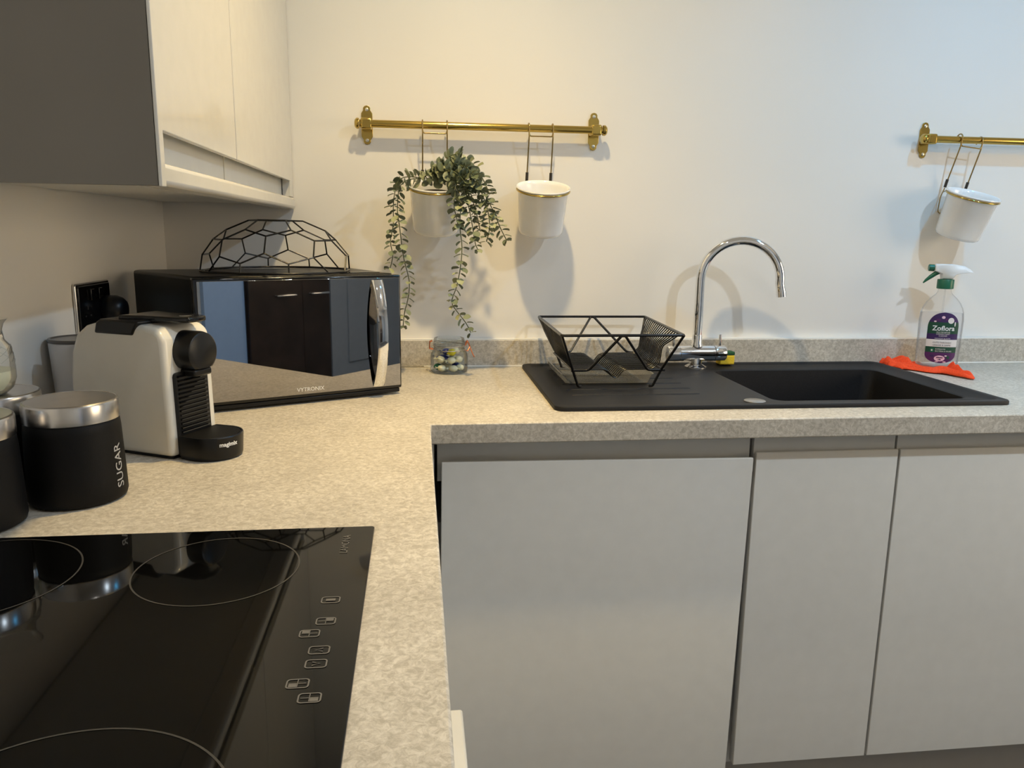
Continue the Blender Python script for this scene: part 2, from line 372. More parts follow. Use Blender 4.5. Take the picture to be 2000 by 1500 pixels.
b = BM(); box(b, 0.28, 0.298, -0.048, -0.002, 1.3065, zc1); obj('filler_strip', b, 'door', t, bevel=0.001)
b = BM(); box(b, 0.004, 0.2615, -0.984, -0.004, zc0+0.012, 1.2955); obj('bottom_board', b, 'rail', t)

# ------------------------------------------------------------------ hob
hb = thing('ceramic_hob', 'black glass electric hob set in the left worktop with touch controls', 'hob', (0.535, -1.0885, ZT))
b = BM(); pts = rrect(-0.52, 0, -0.59, 0, 0.004, 3)
prism(b, pts, lambda x, y: (x, y, 0.0004), lambda x, y: (x, y, 0.0048)); obj('glass_plate', b, 'hob', hb, bevel=0.0008)
def ring(cx, cy, r, w=0.0008, z=0.0051):
    b = BM(); n = 96
    b_ = [[(cx+rr*math.cos(2*PI*i/n), cy+rr*math.sin(2*PI*i/n), z) for i in range(n)] for rr in (r-w, r+w)]
    rings(b, b_, False, False); return b
HX, HY = 0.535, -1.0885
for cx, cy, r in ((0.388, -1.190, 0.0775), (0.163, -1.19, 0.093), (0.375, -1.545, 0.105), (0.15, -1.555, 0.0775)):
    obj('cooking_zone', ring(cx-HX, cy-HY, r), 'print_dim', hb)
def icon(px, py, kind):
    b = BM(); x, y = px-HX, py-HY; w, h = 0.0085, 0.0062
    o_ = rrect(x-w, x+w, y-h, y+h, 0.003, 3); i_ = rrect(x-w+0.0012, x+w-0.0012, y-h+0.0012, y+h-0.0012, 0.002, 3)
    rings(b, [[(*p, 0.0052) for p in o_], [(*p, 0.0052) for p in i_]], False, False)
    def q(x0, x1, y0, y1):
        v = [b.verts.new((x+a*w, y+c*h, 0.0053)) for a, c in ((x0, y0), (x1, y0), (x1, y1), (x0, y1))]; b.faces.new(v)
    if kind == 'full': q(-.5, .5, -.35, .35)
    elif kind == 'up':
        for s in (-1, 1):
            v = [b.verts.new((x+a*w, y+c*h, 0.0053)) for a, c in ((-.45, 0), (-.25, 0), (.35, s*.5), (.35, s*.28))]; b.faces.new(v)
    elif kind == 'down':
        for s in (-1, 1):
            v = [b.verts.new((x+a*w, y+c*h, 0.0053)) for a, c in ((.45, 0), (.25, 0), (-.35, s*.5), (-.35, s*.28))]; b.faces.new(v)
    else:
        X, Y = kind; q(0.05*X, 0.75*X, 0.1*Y, 0.75*Y); q(-.75, .75, -.06, .06); q(-.04, .04, -.75, .75)
    obj('touch_control', b, 'print_grey', hb)
for px, py, k in ((0.505, -1.267, 'full'), (0.505, -1.306, (1, 1)), (0.494, -1.326, (-1, 1)), (0.505, -1.353, 'up'), (0.505, -1.373, 'down'), (0.495, -1.399, (-1, -1)), (0.506, -1.418, (1, -1))):
    icon(px, py, k)
text('logo_lettering', 'LAMONA', 0.0115, 'print_grey', hb, lambda x, y, z: Vector((0.507-HX-y, -1.139-HY+x, 0.0052+z*0.1)))

# ------------------------------------------------------------------ sink
SX, SY = 0.843, -0.522
sk = thing('composite_sink', 'black composite sink with drainer left and deep bowl right', 'sink', (0, 0, ZT))
def zr(pts, z): return [(x, y, z) for x, y in pts]
b = BM()
o0 = rrect(0.843, 1.792, -0.522, -0.0235, 0.022); o1 = rrect(0.8445, 1.7905, -0.5205, -0.025, 0.021)
o2 = rrect(0.860, 1.775, -0.505, -0.040, 0.016); o3 = rrect(0.865, 1.770, -0.500, -0.045, 0.012)
w0 = rrect(1.300, 1.732, -0.478, -0.118, 0.028); w1 = rrect(1.304, 1.728, -0.474, -0.122, 0.028)
w2 = rrect(1.318, 1.714, -0.462, -0.134, 0.035); w3 = rrect(1.33, 1.70, -0.45, -0.146, 0.04)
R = rings(b, [zr(o0, 0.0005), zr(o0, 0.006), zr(o1, 0.0085), zr(o2, 0.0085), zr(o3, 0.0055)], False, False)
Wb = rings(b, [zr(w0, 0.0055), zr(w1, 0.003), zr(w2, -0.165), zr(w3, -0.178)], False, True)
outer = [v.co.copy() for v in R[-1]]; inner = [v.co.copy() for v in Wb[0]]; allv = R[-1]+Wb[0]
for tri in tessellate_polygon([outer, inner]):
    try: b.faces.new([allv[i] for i in tri])
    except ValueError: pass
obj('basin', b, 'granite', sk, smooth=35)
b = BM()
for i in range(6):
    y = -0.11-0.058*i; tube(b, [(0.90, y, 0.0046), (0.905, y, 0.0050), (1.165, y, 0.0050), (1.17, y, 0.0046)], 0.0020, 8)
obj('drainer_ridges', b, 'granite', sk, smooth=60)
b = BM(); lathe(b, [(0.0001, 0.0078), (0.0205, 0.0078), (0.0215, 0.0070), (0.0215, 0.0056)], c=(1.257, -0.478, 0)); obj('waste_button', b, 'steel', sk, smooth=40)['label'] = 'round silver waste button'
b = BM(); lathe(b, [(0.0001, -0.1755), (0.04, -0.1755), (0.043, -0.1778)], c=(1.515, -0.3, 0)); obj('drain_strainer', b, 'steel', sk, smooth=40)

# ------------------------------------------------------------------ tap
tp = thing('mixer_tap', 'chrome swan-neck mixer tap with two pin levers at the back of the sink', 'tap', (1.277, -0.082, ZT+0.0055))
b = BM(); lathe(b, [(0.0001, 0), (0.027, 0), (0.027, 0.003), (0.022, 0.006), (0.016, 0.009), (0.0145, 0.03)], 40, cap1=True); obj('base', b, 'chrome', tp, smooth=40)
b = BM(); n = 40
def xl(bm, prof, c, ax='x', n=36):
    rs = [[(c[0]+a, c[1]+r*math.cos(2*PI*i/n), c[2]+r*math.sin(2*PI*i/n)) for i in range(n)] for a, r in prof]
    rings(bm, rs)
xl(b, [(-0.045, 0.019), (0.045, 0.019)], (0, 0, 0.036)); obj('valve_body', b, 'chrome', tp, smooth=40, bevel=0.001)
for s in (-1, 1):
    b = BM(); xl(b, [(0, 0.0192), (0.026*s, 0.0192), (0.029*s, 0.017)], (0.0458*s, 0, 0.036)); h = obj('handle', b, 'chrome', tp, smooth=40)
    b = BM(); tube(b, [(0.060*s, 0, 0.054), (0.060*s, 0, 0.083)], 0.0034, 12); obj('lever_pin', b, 'chrome', h, smooth=40)
b = BM(); lathe(b, [(0.0145, 0.052), (0.0145, 0.058), (0.0125, 0.062), (0.0125, 0.08), (0.0115, 0.083)], 30, cap0=True, cap1=True); obj('collar', b, 'chrome', tp, smooth=40)
ar = 0.0955; ca, sa = math.cos(math.radians(-12)), math.sin(math.radians(-12))
pts = [(0, 0, 0.075+0.02*i) for i in range(8)]; zt0 = 0.219
for i in range(25):
    a = PI-i*PI*1.02/24; d = ar+ar*math.cos(a); pts.append((d*ca, d*sa, zt0+ar*math.sin(a)))
e = pts[-1]; pts.append((e[0]+0.004*ca, e[1]+0.004*sa, e[2]-0.018))
b = BM(); tube(b, pts, 0.0112, 20); sp = obj('spout', b, 'chrome', tp, smooth=60)
b = BM(); tube(b, [(e[0]+0.004*ca, e[1]+0.004*sa, e[2]-0.0182), (e[0]+0.006*ca, e[1]+0.006*sa, e[2]-0.032)], 0.0120, 20); obj('aerator', b, 'chrome', sp, smooth=40)

# ------------------------------------------------------------------ sponge behind the tap
t = thing('washing_up_sponge', 'yellow sponge with dark green scourer tucked behind the right tap handle', 'sponge', (1.366, -0.052, ZT+0.0088))
b = BM(); box(b, -0.02, 0.02, -0.014, 0.014, 0, 0.024); obj('sponge_body', b, 'sponge', t, bevel=0.003)
b = BM(); box(b, -0.02, 0.02, -0.014, 0.014, 0.0242, 0.033); obj('scourer_pad', b, 'scour', t, bevel=0.002)

# ------------------------------------------------------------------ dish rack and drip tray
dr = thing('dish_rack', 'black wire dish drainer rack standing on the sink drainer', 'dish rack', (0, 0, 0))
zt = 1.028; zb = 0.946; zf = ZT+0.0105
yF, yB = -0.392, -0.034
def xl_(y): return 0.8800   # left rail
def xr_(y): return 1.1330+(y-yF)/(yB-yF)*0.018
TL = [(0.876, yF, zt), (1.133, yF, zt), (1.155, yB, zt), (0.884, yB, zt)]
b = BM()
q = [Vector(p) for p in TL]; loop = []
for i in range(4):
    a, c, d = q[i-1], q[i], q[(i+1) % 4]
    p0 = c+(a-c).normalized()*0.006; p1 = c+(d-c).normalized()*0.006
    for k in range(4):
        s = k/3; loop.append((1-s)**2*p0+2*s*(1-s)*c+s*s*p1)
tube(b, loop, 0.0031, 8, closed=True); obj('top_frame', b, 'wire', dr, smooth=60)
def side(y, ys_, x0, x1):
    # outer legs
    xm = (x0+x1)/2; s = ys_
    yb = y+s*0.055; y_f = y+s*0.062
    b = BM()
    tube(b, fillet([(x0, y, zt), (x0+0.036, yb, zb), (x0+0.050, y_f, zf-0.001), (x0+0.056, y_f+s*0.004, zf-0.001)], 0.004), 0.0029, 8)
    obj('corner_leg', b, 'wire', dr, smooth=60); b = BM()
    tube(b, fillet([(x1, y, zt), (x1-0.028, yb, zb), (x1-0.043, y_f, zf-0.001), (x1-0.05, y_f+s*0.004, zf-0.001)], 0.004), 0.0029, 8)
    obj('corner_leg', b, 'wire', dr, smooth=60)
    b = BM()
    tube(b, fillet([(x0+0.032, yb, zb), (x0+0.070, yb, zb), (xm-0.004, y, zt-0.001), (xm+0.004, y, zt-0.001), (x1-0.058, yb, zb), (x1-0.024, yb, zb)], 0.008), 0.0029, 8)
    obj('end_brace', b, 'wire', dr, smooth=60)
side(yF, 1, 0.876, 1.133); side(yB, -1, 0.884, 1.155)
for x in (0.915, 1.112):
    b = BM(); tube(b, [(x, yF+0.055, zb-0.001), (x, yB-0.055, zb-0.001)], 0.0026, 8); obj('base_runner', b, 'wire', dr, smooth=60)
NW = 19
for i in range(NW):
    s = (i+0.5)/NW; y = yF+0.02+(yB-yF-0.04)*s; yi = yF+0.06+(yB-yF-0.12)*s
    xL0 = 0.877+0.006*s; xR0 = 1.134+0.020*s
    pth = [(xL0, y, zt), (xL0+0.010, y, zt-0.030), (xL0+0.034, yi, zb), (0.988, yi, zb), (1.004, yi, zb-0.018), (1.012, yi, zb-0.018), (1.026, yi, zb), (xR0-0.048, yi, zb), (xR0-0.030, yi, zb+0.012), (xR0-0.026, yi, zb+0.050), (xR0-0.004, y, zt-0.004), (xR0, y, zt+0.001)]
    b = BM(); tube(b, fillet(pth, 0.009, 3), 0.0015, 6); obj('plate_wire', b, 'wire', dr, smooth=60)
tr = thing('drip_tray', 'shallow clear smoky plastic tray under the wire dish rack', 'tray', (0, 0, ZT+0.0092))
b = BM(); z0 = 0.0
a0 = rrect(0.950, 1.066, -0.318, -0.108, 0.012); 
tx0, tx1, ty0, ty1 = 0.899, 1.102, -0.3, -0.058
for rs_ in ([zr(rrect(tx0+0.008, tx1-0.008, ty0+0.008, ty1-0.008, 0.012), 0.0), zr(rrect(tx0, tx1, ty0, ty1, 0.015), 0.020), zr(rrect(tx0-0.003, tx1+0.003, ty0-0.003, ty1+0.003, 0.017), 0.0205)],):
    rings(b, rs_, True, False)
for i in range(14):
    y = ty0+0.02+i*(ty1-ty0-0.04)/13; tube(b, [(tx0+0.02, y, 0.0015), (tx1-0.02, y, 0.0015)], 0.0013, 6)
obj('tray_shell', b, 'traymat', tr, smooth=40)

# ------------------------------------------------------------------ microwave
TH = math.radians(25)
mw = thing('microwave_oven', 'black microwave with mirrored door standing in the worktop corner', 'microwave', (0.193, -0.506, ZT), (0, 0, TH))
Wm, z0m, z1m = 0.396, 0.012, 0.2445
def loc_m(x, y):
    dx, dy = x-0.193, y+0.506
    return dx*math.cos(TH)+dy*math.sin(TH), -dx*math.sin(TH)+dy*math.cos(TH)
bl = loc_m(0.016, -0.272)
# body outline in plan
plan = [(0.004, 0.024), (Wm-0.004, 0.024), (Wm-0.006, 0.285), (bl[0]+0.01, bl[1]+0.02), (bl[0], bl[1])]
b = BM(); rings(b, [[(x, y, z0m) for x, y in plan], [(x, y, z1m+0.003) for x, y in plan]]); obj('housing', b, 'black_satin', mw, bevel=0.006, seg=3)
b = BM(); box(b, 0.0, Wm, 0.0, 0.0235, z0m+0.002, z1m+0.001); obj('door_frame', b, 'black_gloss', mw, bevel=0.003, seg=3)
b = BM(); box(b, 0.007, Wm-0.0035, -0.0022, -0.0002, z0m+0.008, z1m-0.004); obj('door_glass', b, 'tinted', mw, bevel=0.0008)['label'] = 'mirrored dark door glass'
b = BM(); box(b, 0.003, Wm-0.003, 0.004, 0.0236, 0.0045, z0m+0.0015); obj('bottom_trim', b, 'black_satin', mw, bevel=0.002)
for x, y in ((0.03, 0.05), (Wm-0.04, 0.05), (0.0, 0.2), (Wm-0.05, 0.25)):
    b = BM(); lathe(b, [(0.0001, 0.0002), (0.011, 0.0002), (0.012, 0.0118)], 20, (x, y, 0), cap1=True); obj('foot', b, 'black_matte', mw, smooth=40)
# bow handle
b = BM(); N = 22; sec = []
hx = Wm-0.052; hz0, hz1 = z0m+0.010, z1m-0.008
for i in range(N+1):
    s = i/N; z = hz0+(hz1-hz0)*s; yb = -0.003-0.030*math.sin(PI*s)**0.8; hw = 0.0115-0.001*math.sin(PI*s)
    th = 0.004; sec.append([(hx-hw, yb, z), (hx-hw*0.8, yb-th*0.8, z), (hx, yb-th, z), (hx+hw*0.8, yb-th*0.8, z), (hx+hw, yb, z), (hx, yb+0.001, z)])
rings(b, sec); obj('door_handle', b, 'chrome', mw, smooth=50)['label'] = 'bowed chrome handle'
text('logo_lettering', 'VYTRONIX', 0.0108, 'white_print', mw, lambda x, y, z: Vector((0.204+x, -0.0024-z*0.2, z0m+0.0170+y)))
b = BM(); box(b, 0.285, 0.37, 0.045, 0.06, z1m+0.0031, z1m+0.0045); obj('vent_slot', b, 'black_gloss', mw)

# ------------------------------------------------------------------ geometric wire fruit bowl, upside down
fb = thing('wire_fruit_bowl', 'black geometric wire fruit bowl turned upside down on the microwave', 'fruit bowl', (0.303, -0.285, ZT+z1m+0.0035))
ib = BM(); bmesh.ops.create_icosphere(ib, subdivisions=2, radius=1.0)
ib.verts.ensure_lookup_table()
v6 = [v for v in ib.verts if len(v.link_edges) == 6][0]; rq = v6.co.to_track_quat('Z', 'Y').to_matrix().inverted()
cent = {f.index: (rq @ f.calc_center_median()).normalized() for f in ib.faces}
RB, SH = 0.149, 0.106
def P3(v): return Vector((v.x*RB, v.y*RB, v.z*SH))
base = []; b = BM()
for e in ib.edges:
    f = [cent[k.index] for k in e.link_faces]
    if len(f) < 2: continue
    a, c = f
    if a.z < c.z: a, c = c, a
    lim = 0.06
    if a.z < lim: continue
    if c.z < lim:
        s = a.z/(a.z-c.z) if c.z < 0 else 1.0
        h = a+(c-a)*s; h = Vector((h.x, h.y, 0)).normalized(); c = h; base.append(h)
    tube(b, [P3(a)+Vector((0, 0, 0.002)), P3(c)+Vector((0, 0, 0.002))], 0.0016, 6)
ib.free(); obj('wire_mesh', b, 'wire', fb, smooth=60)
base.sort(key=lambda h: math.atan2(h.y, h.x)); b = BM()
uq = [base[0]]
for h in base[1:]:
    if (h-uq[-1]).length > 0.05: uq.append(h)
tube(b, [P3(h)+Vector((0, 0, 0.0022)) for h in uq], 0.0022, 8, closed=True); obj('base_ring', b, 'wire', fb, smooth=60)

# ------------------------------------------------------------------ coffee machine
ca_ = math.radians(-27)
cm = thing('pod_coffee_machine', 'cream white pod coffee machine with black lever, grille and drip tray', 'coffee machine', (0.230, -0.795, ZT), (0, 0, ca_))
# local: +x forward, y 0..0.095 sideways (away from camera), z up; body behind x=0
Wc = 0.096
prof = [(-0.19, 0.004), (-0.186, 0.115), (-0.180, 0.150), (-0.168, 0.176), (-0.148, 0.190), (-0.125, 0.196), (-0.05, 0.196), (-0.018, 0.192), (-0.006, 0.184), (-0.003, 0.172), (0.001, 0.004)]
b = BM(); rings(b, [[(x, 0, z) for x, z in prof], [(x, Wc, z) for x, z in prof]]); obj('body_shell', b, 'cream_plastic', cm, bevel=0.008, seg=4)
b = BM(); box(b, -0.185, -0.004, 0.006, Wc-0.006, 0.0003, 0.0038); obj('base_plate', b, 'black_satin', cm)
b = BM()   # grille column
gp = rrect(0.012, Wc-0.020, 0.002, 0.127, 0.006, 3)
rings(b, [[(-0.002+0.003*(1-z/0.15), y, z) for y, z in gp], [(0.004+0.003*(1-z/0.15), y, z) for y, z in gp]]); gr = obj('front_grille', b, 'black_satin', cm)
for i in range(14):
    z = 0.038+i*0.0063; b = BM(); xo = 0.0045+0.003*(1-z/0.15)
    rings(b, [[(xo, y, z), (xo+0.0025, y, z+0.0012), (xo, y, z+0.0034)] for y in (0.015, Wc-0.023)]); obj('grille_slat', b, 'black_gloss', gr)
# coffee outlet drum
b = BM(); n = 40; yc, zc_ = 0.047, 0.155
rings(b, [[(x, yc+r*math.cos(2*PI*i/n), zc_+max(-0.0235, r*math.sin(2*PI*i/n))) for i in range(n)] for x, r in ((-0.014, 0.0305), (0.019, 0.0305), (0.025, 0.0290), (0.027, 0.0255))])
hd = obj('coffee_outlet', b, 'black_satin', cm, smooth=35)
b = BM(); box(b, -0.004, 0.024, yc-0.018, yc+0.018, 0.120, 0.1312); obj('spout_nozzle', b, 'black_satin', hd, bevel=0.003)
# lever
b = BM()
lp = [(-0.095, 0.012), (-0.06, 0.022), (0.0, 0.024), (0.016, 0.032), (0.02, 0.050), (0.016, 0.068), (0.0, 0.076), (-0.06, 0.078), (-0.095, 0.088)]
rings(b, [[(x, y, 0.1985) for x, y in lp], [(x, y, 0.2065) for x, y in lp]]); lv = obj('lever', b, 'black_gloss', cm, bevel=0.0025, seg=3)
b = BM(); rings(b, [[(x, y, z) for x, z in ((-0.128, 0.180), (-0.056, 0.180), (-0.044, 0.2005), (-0.115, 0.2015), (-0.123, 0.197))] for y in (-0.0025, Wc+0.0025)]); obj('lever_hinge', b, 'black_satin', cm, bevel=0.003)
b = BM(); lathe(b, [(0.0001, 0.2072), (0.008, 0.2072), (0.009, 0.2066)], 24, (-0.005, 0.050, 0)); obj('lever_button', b, 'chrome', lv, smooth=40)
# drip tray: half-round
b = BM(); yc2, R2 = 0.048, 0.0425; pl_ = [(0.006, yc2-0.040)]
for i in range(33):
    a = -PI/2+PI*i/32; pl_.append((0.034+R2*math.cos(a), yc2+R2*math.sin(a)))
pl_.append((0.006, yc2+0.040))
def pr(k, z): return [(0.006+(x-0.006)*k, yc2+(y-yc2)*k, z) for x, y in pl_]
rings(b, [pr(0.94, 0.0006), pr(0.97, 0.004), pr(0.975, 0.008), pr(1.0, 0.034), pr(0.985, 0.0355), pr(0.95, 0.0355), pr(0.945, 0.0335)]); dt = obj('drip_tray', b, 'black_satin', cm, smooth=35)
b = BM(); rings(b, [pr(0.93, 0.0337), pr(0.93, 0.0352)]); obj('drip_grid', b, 'black_matte', dt)
def on_tray(x, y, z, a0=math.radians(-20)):
    a = a0+x/(R2*1.0); return Vector((0.034+(R2*0.9985+z)*math.cos(a), yc2+(R2*0.9985+z)*math.sin(a), 0.0245+y))
text('logo_lettering', 'magimix', 0.0085, 'white_print', dt, lambda x, y, z: on_tray(x, y, z), bold=0.0002)

# ------------------------------------------------------------------ canisters
def canister(x, y, label, word=None, ang=0):
    t = thing('storage_canister', label, 'canister', (x, y, ZT), (0, 0, ang), group='black canisters with steel lids')
    b = BM(); lathe(b, [(0.0001, 0.0006), (0.050, 0.0006), (0.0545, 0.003), (0.0560, 0.008), (0.0555, 0.030), (0.0535, 0.090), (0.0525, 0.100), (0.0515, 0.1015)], 64, cap1=True); bd = obj('canister_body', b, 'black_matte', t, smooth=40)
    b = BM(); lathe(b, [(0.0525, 0.1018), (0.0532, 0.1025), (0.0532, 0.1225), (0.0522, 0.1250), (0.0505, 0.1262), (0.0501, 0.1257), (0.0001, 0.1257)], 64, cap0=True); obj('lid', b, 'steel', t, smooth=30)['label'] = 'brushed steel lid'
    if word:
        def fn(x_, y_, z_):
            zz = 0.044+x_; a = -PI/2-y_/0.0555; r = 0.0560-0.0025*max(0, (zz-0.02)/0.08)+0.0002+z_*0.3
            return Vector((r*math.cos(a), r*math.sin(a), zz))
        text('word_lettering', word, 0.0175, 'grey_print', bd, fn)
    return t
canister(0.163, -0.9475, 'black canister with steel lid marked sugar, nearest the coffee machine', 'SUGAR', math.radians(79))
canister(0.050, -0.898, 'black steel-lidded canister behind, with a glass candle jar on its lid')
canister(0.083, -1.036, 'black steel-lidded canister cut off by the left edge of the photo')

# glass on the rear canister lid
t = thing('glass_jar', 'waisted clear glass jar holding pale wax on the rear canister lid', 'glass jar', (0.052, -0.915, ZT+0.1262))
prof = [(0.0001, 0.0004), (0.022, 0.0004), (0.030, 0.008), (0.034, 0.020), (0.034, 0.034), (0.0335, 0.037), (0.034, 0.040), (0.031, 0.060), (0.025, 0.068), (0.0235, 0.080), (0.026, 0.088), (0.031, 0.094)]
b = BM(); lathe(b, prof, 40); obj('glass_wall', b, 'glass', t, smooth=60)
b = BM(); lathe(b, [(0.0001, 0.002), (0.021, 0.002), (0.029, 0.009), (0.0325, 0.020), (0.0325, 0.030), (0.0001, 0.031)], 40); obj('wax_fill', b, 'wax', t, smooth=40)
b = BM()
for k in range(12):
    tube(b, [((0.0342-0.003*s)*math.cos(k*PI/6+s*1.2), (0.0342-0.003*s)*math.sin(k*PI/6+s*1.2), 0.041+0.02*s) for s in (0, .25, .5, .75, 1)], 0.0004, 5)
obj('twisted_ribs', b, 'glass', t)

# white tub behind coffee machine
t = thing('white_tub', 'tall frosted white tub with dark grey lid against the left wall', 'tub', (0.047, -0.628, ZT))
b = BM(); lathe(b, [(0.0001, 0.0006), (0.034, 0.0006), (0.036, 0.004), (0.0425, 0.150), (0.0425, 0.153)], 48, cap1=True); obj('tub_wall', b, 'canwhite', t, smooth=40)
b = BM(); lathe(b, [(0.0405, 0.1532), (0.0435, 0.1534), (0.0440, 0.1570), (0.0425, 0.1590), (0.0395, 0.1590), (0.038, 0.1575), (0.0001, 0.1575)], 48, cap0=True); obj('lid', b, 'lid_grey', t, smooth=40)['label'] = 'dark grey recessed lid'

# ------------------------------------------------------------------ wall socket and plug
t = thing('wall_socket', 'black double wall socket with chrome rim on the left wall', 'socket', (0.0, -0.449, 1.092))
b = BM(); prism(b, rrect(-0.0745, 0.0745, -0.0435, 0.0435, 0.005, 4), lambda y, z: (0.0005, y, z), lambda y, z: (0.0065, y, z)); obj('chrome_rim', b, 'steel', t, bevel=0.002)
b = BM(); prism(b, rrect(-0.0685, 0.0685, -0.0385, 0.0385, 0.003, 4), lambda y, z: (0.0067, y, z), lambda y, z: (0.0092, y, z)); obj('face_plate', b, 'black_gloss', t, bevel=0.0008)
for y in (-0.018, 0.018):
    b = BM(); box(b, 0.0093, 0.013, y-0.007, y+0.007, 0.012, 0.032); obj('rocker_switch', b, 'black_gloss', t, bevel=0.001)
b = BM()
for y, z, w, h in ((-0.036, 0.0, 0.0035, 0.006), (-0.047, -0.014, 0.005, 0.0022), (-0.025, -0.014, 0.005, 0.0022)):
    box(b, 0.0093, 0.0095, y-w/2, y+w/2, z-h/2, z+h/2)
obj('socket_holes', b, 'gap', t)
t = thing('power_plug', 'rounded black plug pushed into the right side of the wall socket', 'plug', (0.0096, -0.408, 1.082))
b = BM(); n = 36
rings(b, [[(x, r*math.cos(2*PI*i/n), r*math.sin(2*PI*i/n)) for i in range(n)] for x, r in ((0.0, 0.024), (0.004, 0.0265), (0.020, 0.0265), (0.030, 0.022), (0.036, 0.016), (0.037, 0.008))]); obj('plug_body', b, 'black_satin', t, smooth=40)
b = BM(); tube(b, fillet([(0.018, 0, -0.026), (0.018, 0, -0.06), (0.012, 0.01, -0.12), (0.012, 0.04, -0.175)], 0.03), 0.0032, 8); obj('power_cable', b, 'black_satin', t, smooth=60)

# ------------------------------------------------------------------ brass rails
def brass_rail(x0, x1, z, label):
    t = thing('brass_rail', label, 'hanging rail', (x0, 0, z), group='brass hanging rails on the back wall')
    L = x1-x0; yr = -0.031
    b = BM(); n = 24
    xl(b, [(0, 0.0088), (L, 0.0088)], (0, yr, 0), n=24); obj('rod', b, 'brass', t, smooth=40)
    for xe, s in ((-0.001, -1), (L+0.001, 1)):
        b = BM(); xl(b, [(0, 0.0118), (0.004*s, 0.0125), (0.006*s, 0.0118), (0.0095*s, 0.0085), (0.0105*s, 0.004)], (xe, yr, 0), n=24); obj('end_cap', b, 'brass', t, smooth=40)
    for xp in (0.0155, L-0.0155):
        half = [(0.0, 0.044), (0.0055, 0.0425), (0.0085, 0.038), (0.0080, 0.0335), (0.0105, 0.030), (0.0130, 0.026), (0.0130, 0.0)]
        out = half+[(x, -z_) for x, z_ in half[::-1][1:]]; out = out+[(-x, z_) for x, z_ in out[::-1][1:-1]]
        b = BM(); rings(b, [[(xp+x, -0.0003, z_) for x, z_ in out], [(xp+x, -0.0035, z_) for x, z_ in out]]); bp = obj('wall_plate', b, 'brass', t, bevel=0.0008)
        b = BM(); box(b, xp-0.0125, xp+0.0125, yr-0.009, -0.0036, -0.0125, 0.0125); obj('rail_holder', b, 'brass', bp, bevel=0.004, seg=3)
        for s in (-1, 1):
            b = BM(); n = 16
            rings(b, [[(xp+r*math.cos(2*PI*i/n), y, 0.0345*s+r*math.sin(2*PI*i/n)) for i in range(n)] for r, y in ((0.0042, -0.0036), (0.0040, -0.0046), (0.0025, -0.0052))]); obj('screw', b, 'screw', bp, smooth=40)
brass_rail(0.4570, 1.0300, 1.4745, 'polished brass rail carrying two white pots in the middle of the wall')
brass_rail(1.8630, 2.4360, 1.4775, 'polished brass rail cut off at the right edge, carrying one white pot')

def hanging_pot(x, z, label, roll_=0.0, xrail=None):
    zr_ = 1.4745 if xrail is None else xrail
    t = thing('hanging_pot', label, 'hanging pot', (x, -0.031, zr_), (0, roll_, 0), group='white enamel pots on brass hooks')
    dz = 1.335-1.4745
    tl = math.radians(17); cz = dz; cy = -0.059     # rim centre relative to rail
    def T(p):   # pot frame -> thing frame; pot leans forward, foot against wall
        y, zz = p[1], p[2]
        return (p[0], cy+y*math.cos(tl)+zz*(-math.sin(tl)), cz-y*(-math.sin(tl))+zz*math.cos(tl))
    def lt(prof, n=56):
        b = BM(); rings(b, [[T((r*math.cos(2*PI*i/n), r*math.sin(2*PI*i/n), h)) for i in range(n)] for r, h in prof], True, False); return b
    b = lt([(0.0001, -0.108), (0.047, -0.108), (0.051, -0.105), (0.0525, -0.099), (0.0590, -0.004), (0.0625, -0.001), (0.0635, 0.001), (0.0625, 0.003), (0.0600, 0.0015), (0.0565, -0.006), (0.050, -0.100), (0.0001, -0.104)])
    obj('pot', b, 'enamel', t, smooth=50)
    b = BM(); n = 48; tube(b, [T((0.0618*math.cos(2*PI*i/n), 0.0618*math.sin(2*PI*i/n), -0.0048)) for i in range(n)], 0.0021, 8, closed=True)
    obj('support_ring', b, 'brass', t, smooth=60)
    for s in (-1, 1):
        hx_ = 0.0285*s
        pts = [(hx_, 0.0115*math.cos(a), 0.0115*math.sin(a)) for a in [math.radians(k) for k in range(-30, 181, 15)]]
        pts += [(hx_, -0.0105, -0.02), (hx_*1.02, 0.012, -0.105)]
        b = BM(); tube(b, fillet(pts[:-2]+pts[-2:], 0.001, 2), 0.0017, 8); hk = obj('hook', b, 'brass_dark', t, smooth=60)
        b = BM(); tube(b, [(hx_*1.02, 0.012, -0.100), (hx_*1.02, 0.016, -0.120)], 0.0036, 10); obj('sleeve', b, 'dark_sleeve', hk, smooth=40)
        b = BM(); q = T((0.045*s, 0.0445, -0.005)); tube(b, fillet([(hx_*1.02, 0.0165, -0.121), (hx_*1.05, 0.018, -0.132), q], 0.006), 0.0014, 8); obj('hook_tail', b, 'brass_dark', hk, smooth=60)
    b = BM(); tube(b, fillet([(-0.0285, -0.0100, -0.012), (-0.026, -0.0110, -0.019), (0.026, -0.0110, -0.019), (0.0285, -0.0100, -0.012)], 0.003), 0.0016, 8); obj('crossbar', b, 'brass_dark', t, smooth=60)
    b = BM(); p0 = T((-0.040, 0.0535, -0.02)); 
    tube(b, fillet([(-0.030, 0.0178, -0.128), (-0.032, 0.0215, -0.145), (-0.028, 0.026, -0.185), (0.028, 0.026, -0.185), (0.032, 0.0215, -0.145), (0.030, 0.0178, -0.128)], 0.01), 0.0014, 8); obj('wall_spacer', b, 'brass_dark', t, smooth=60)
    return t
hanging_pot(0.6300, 1.335, 'white enamel hanging pot with a trailing plant, left on the middle rail')
hanging_pot(0.8800, 1.335, 'empty white enamel hanging pot with brass rim, right on the middle rail')
hanging_pot(1.9840, 1.335, 'empty white enamel pot hanging tilted from the right-hand rail', math.radians(6), 1.4775)

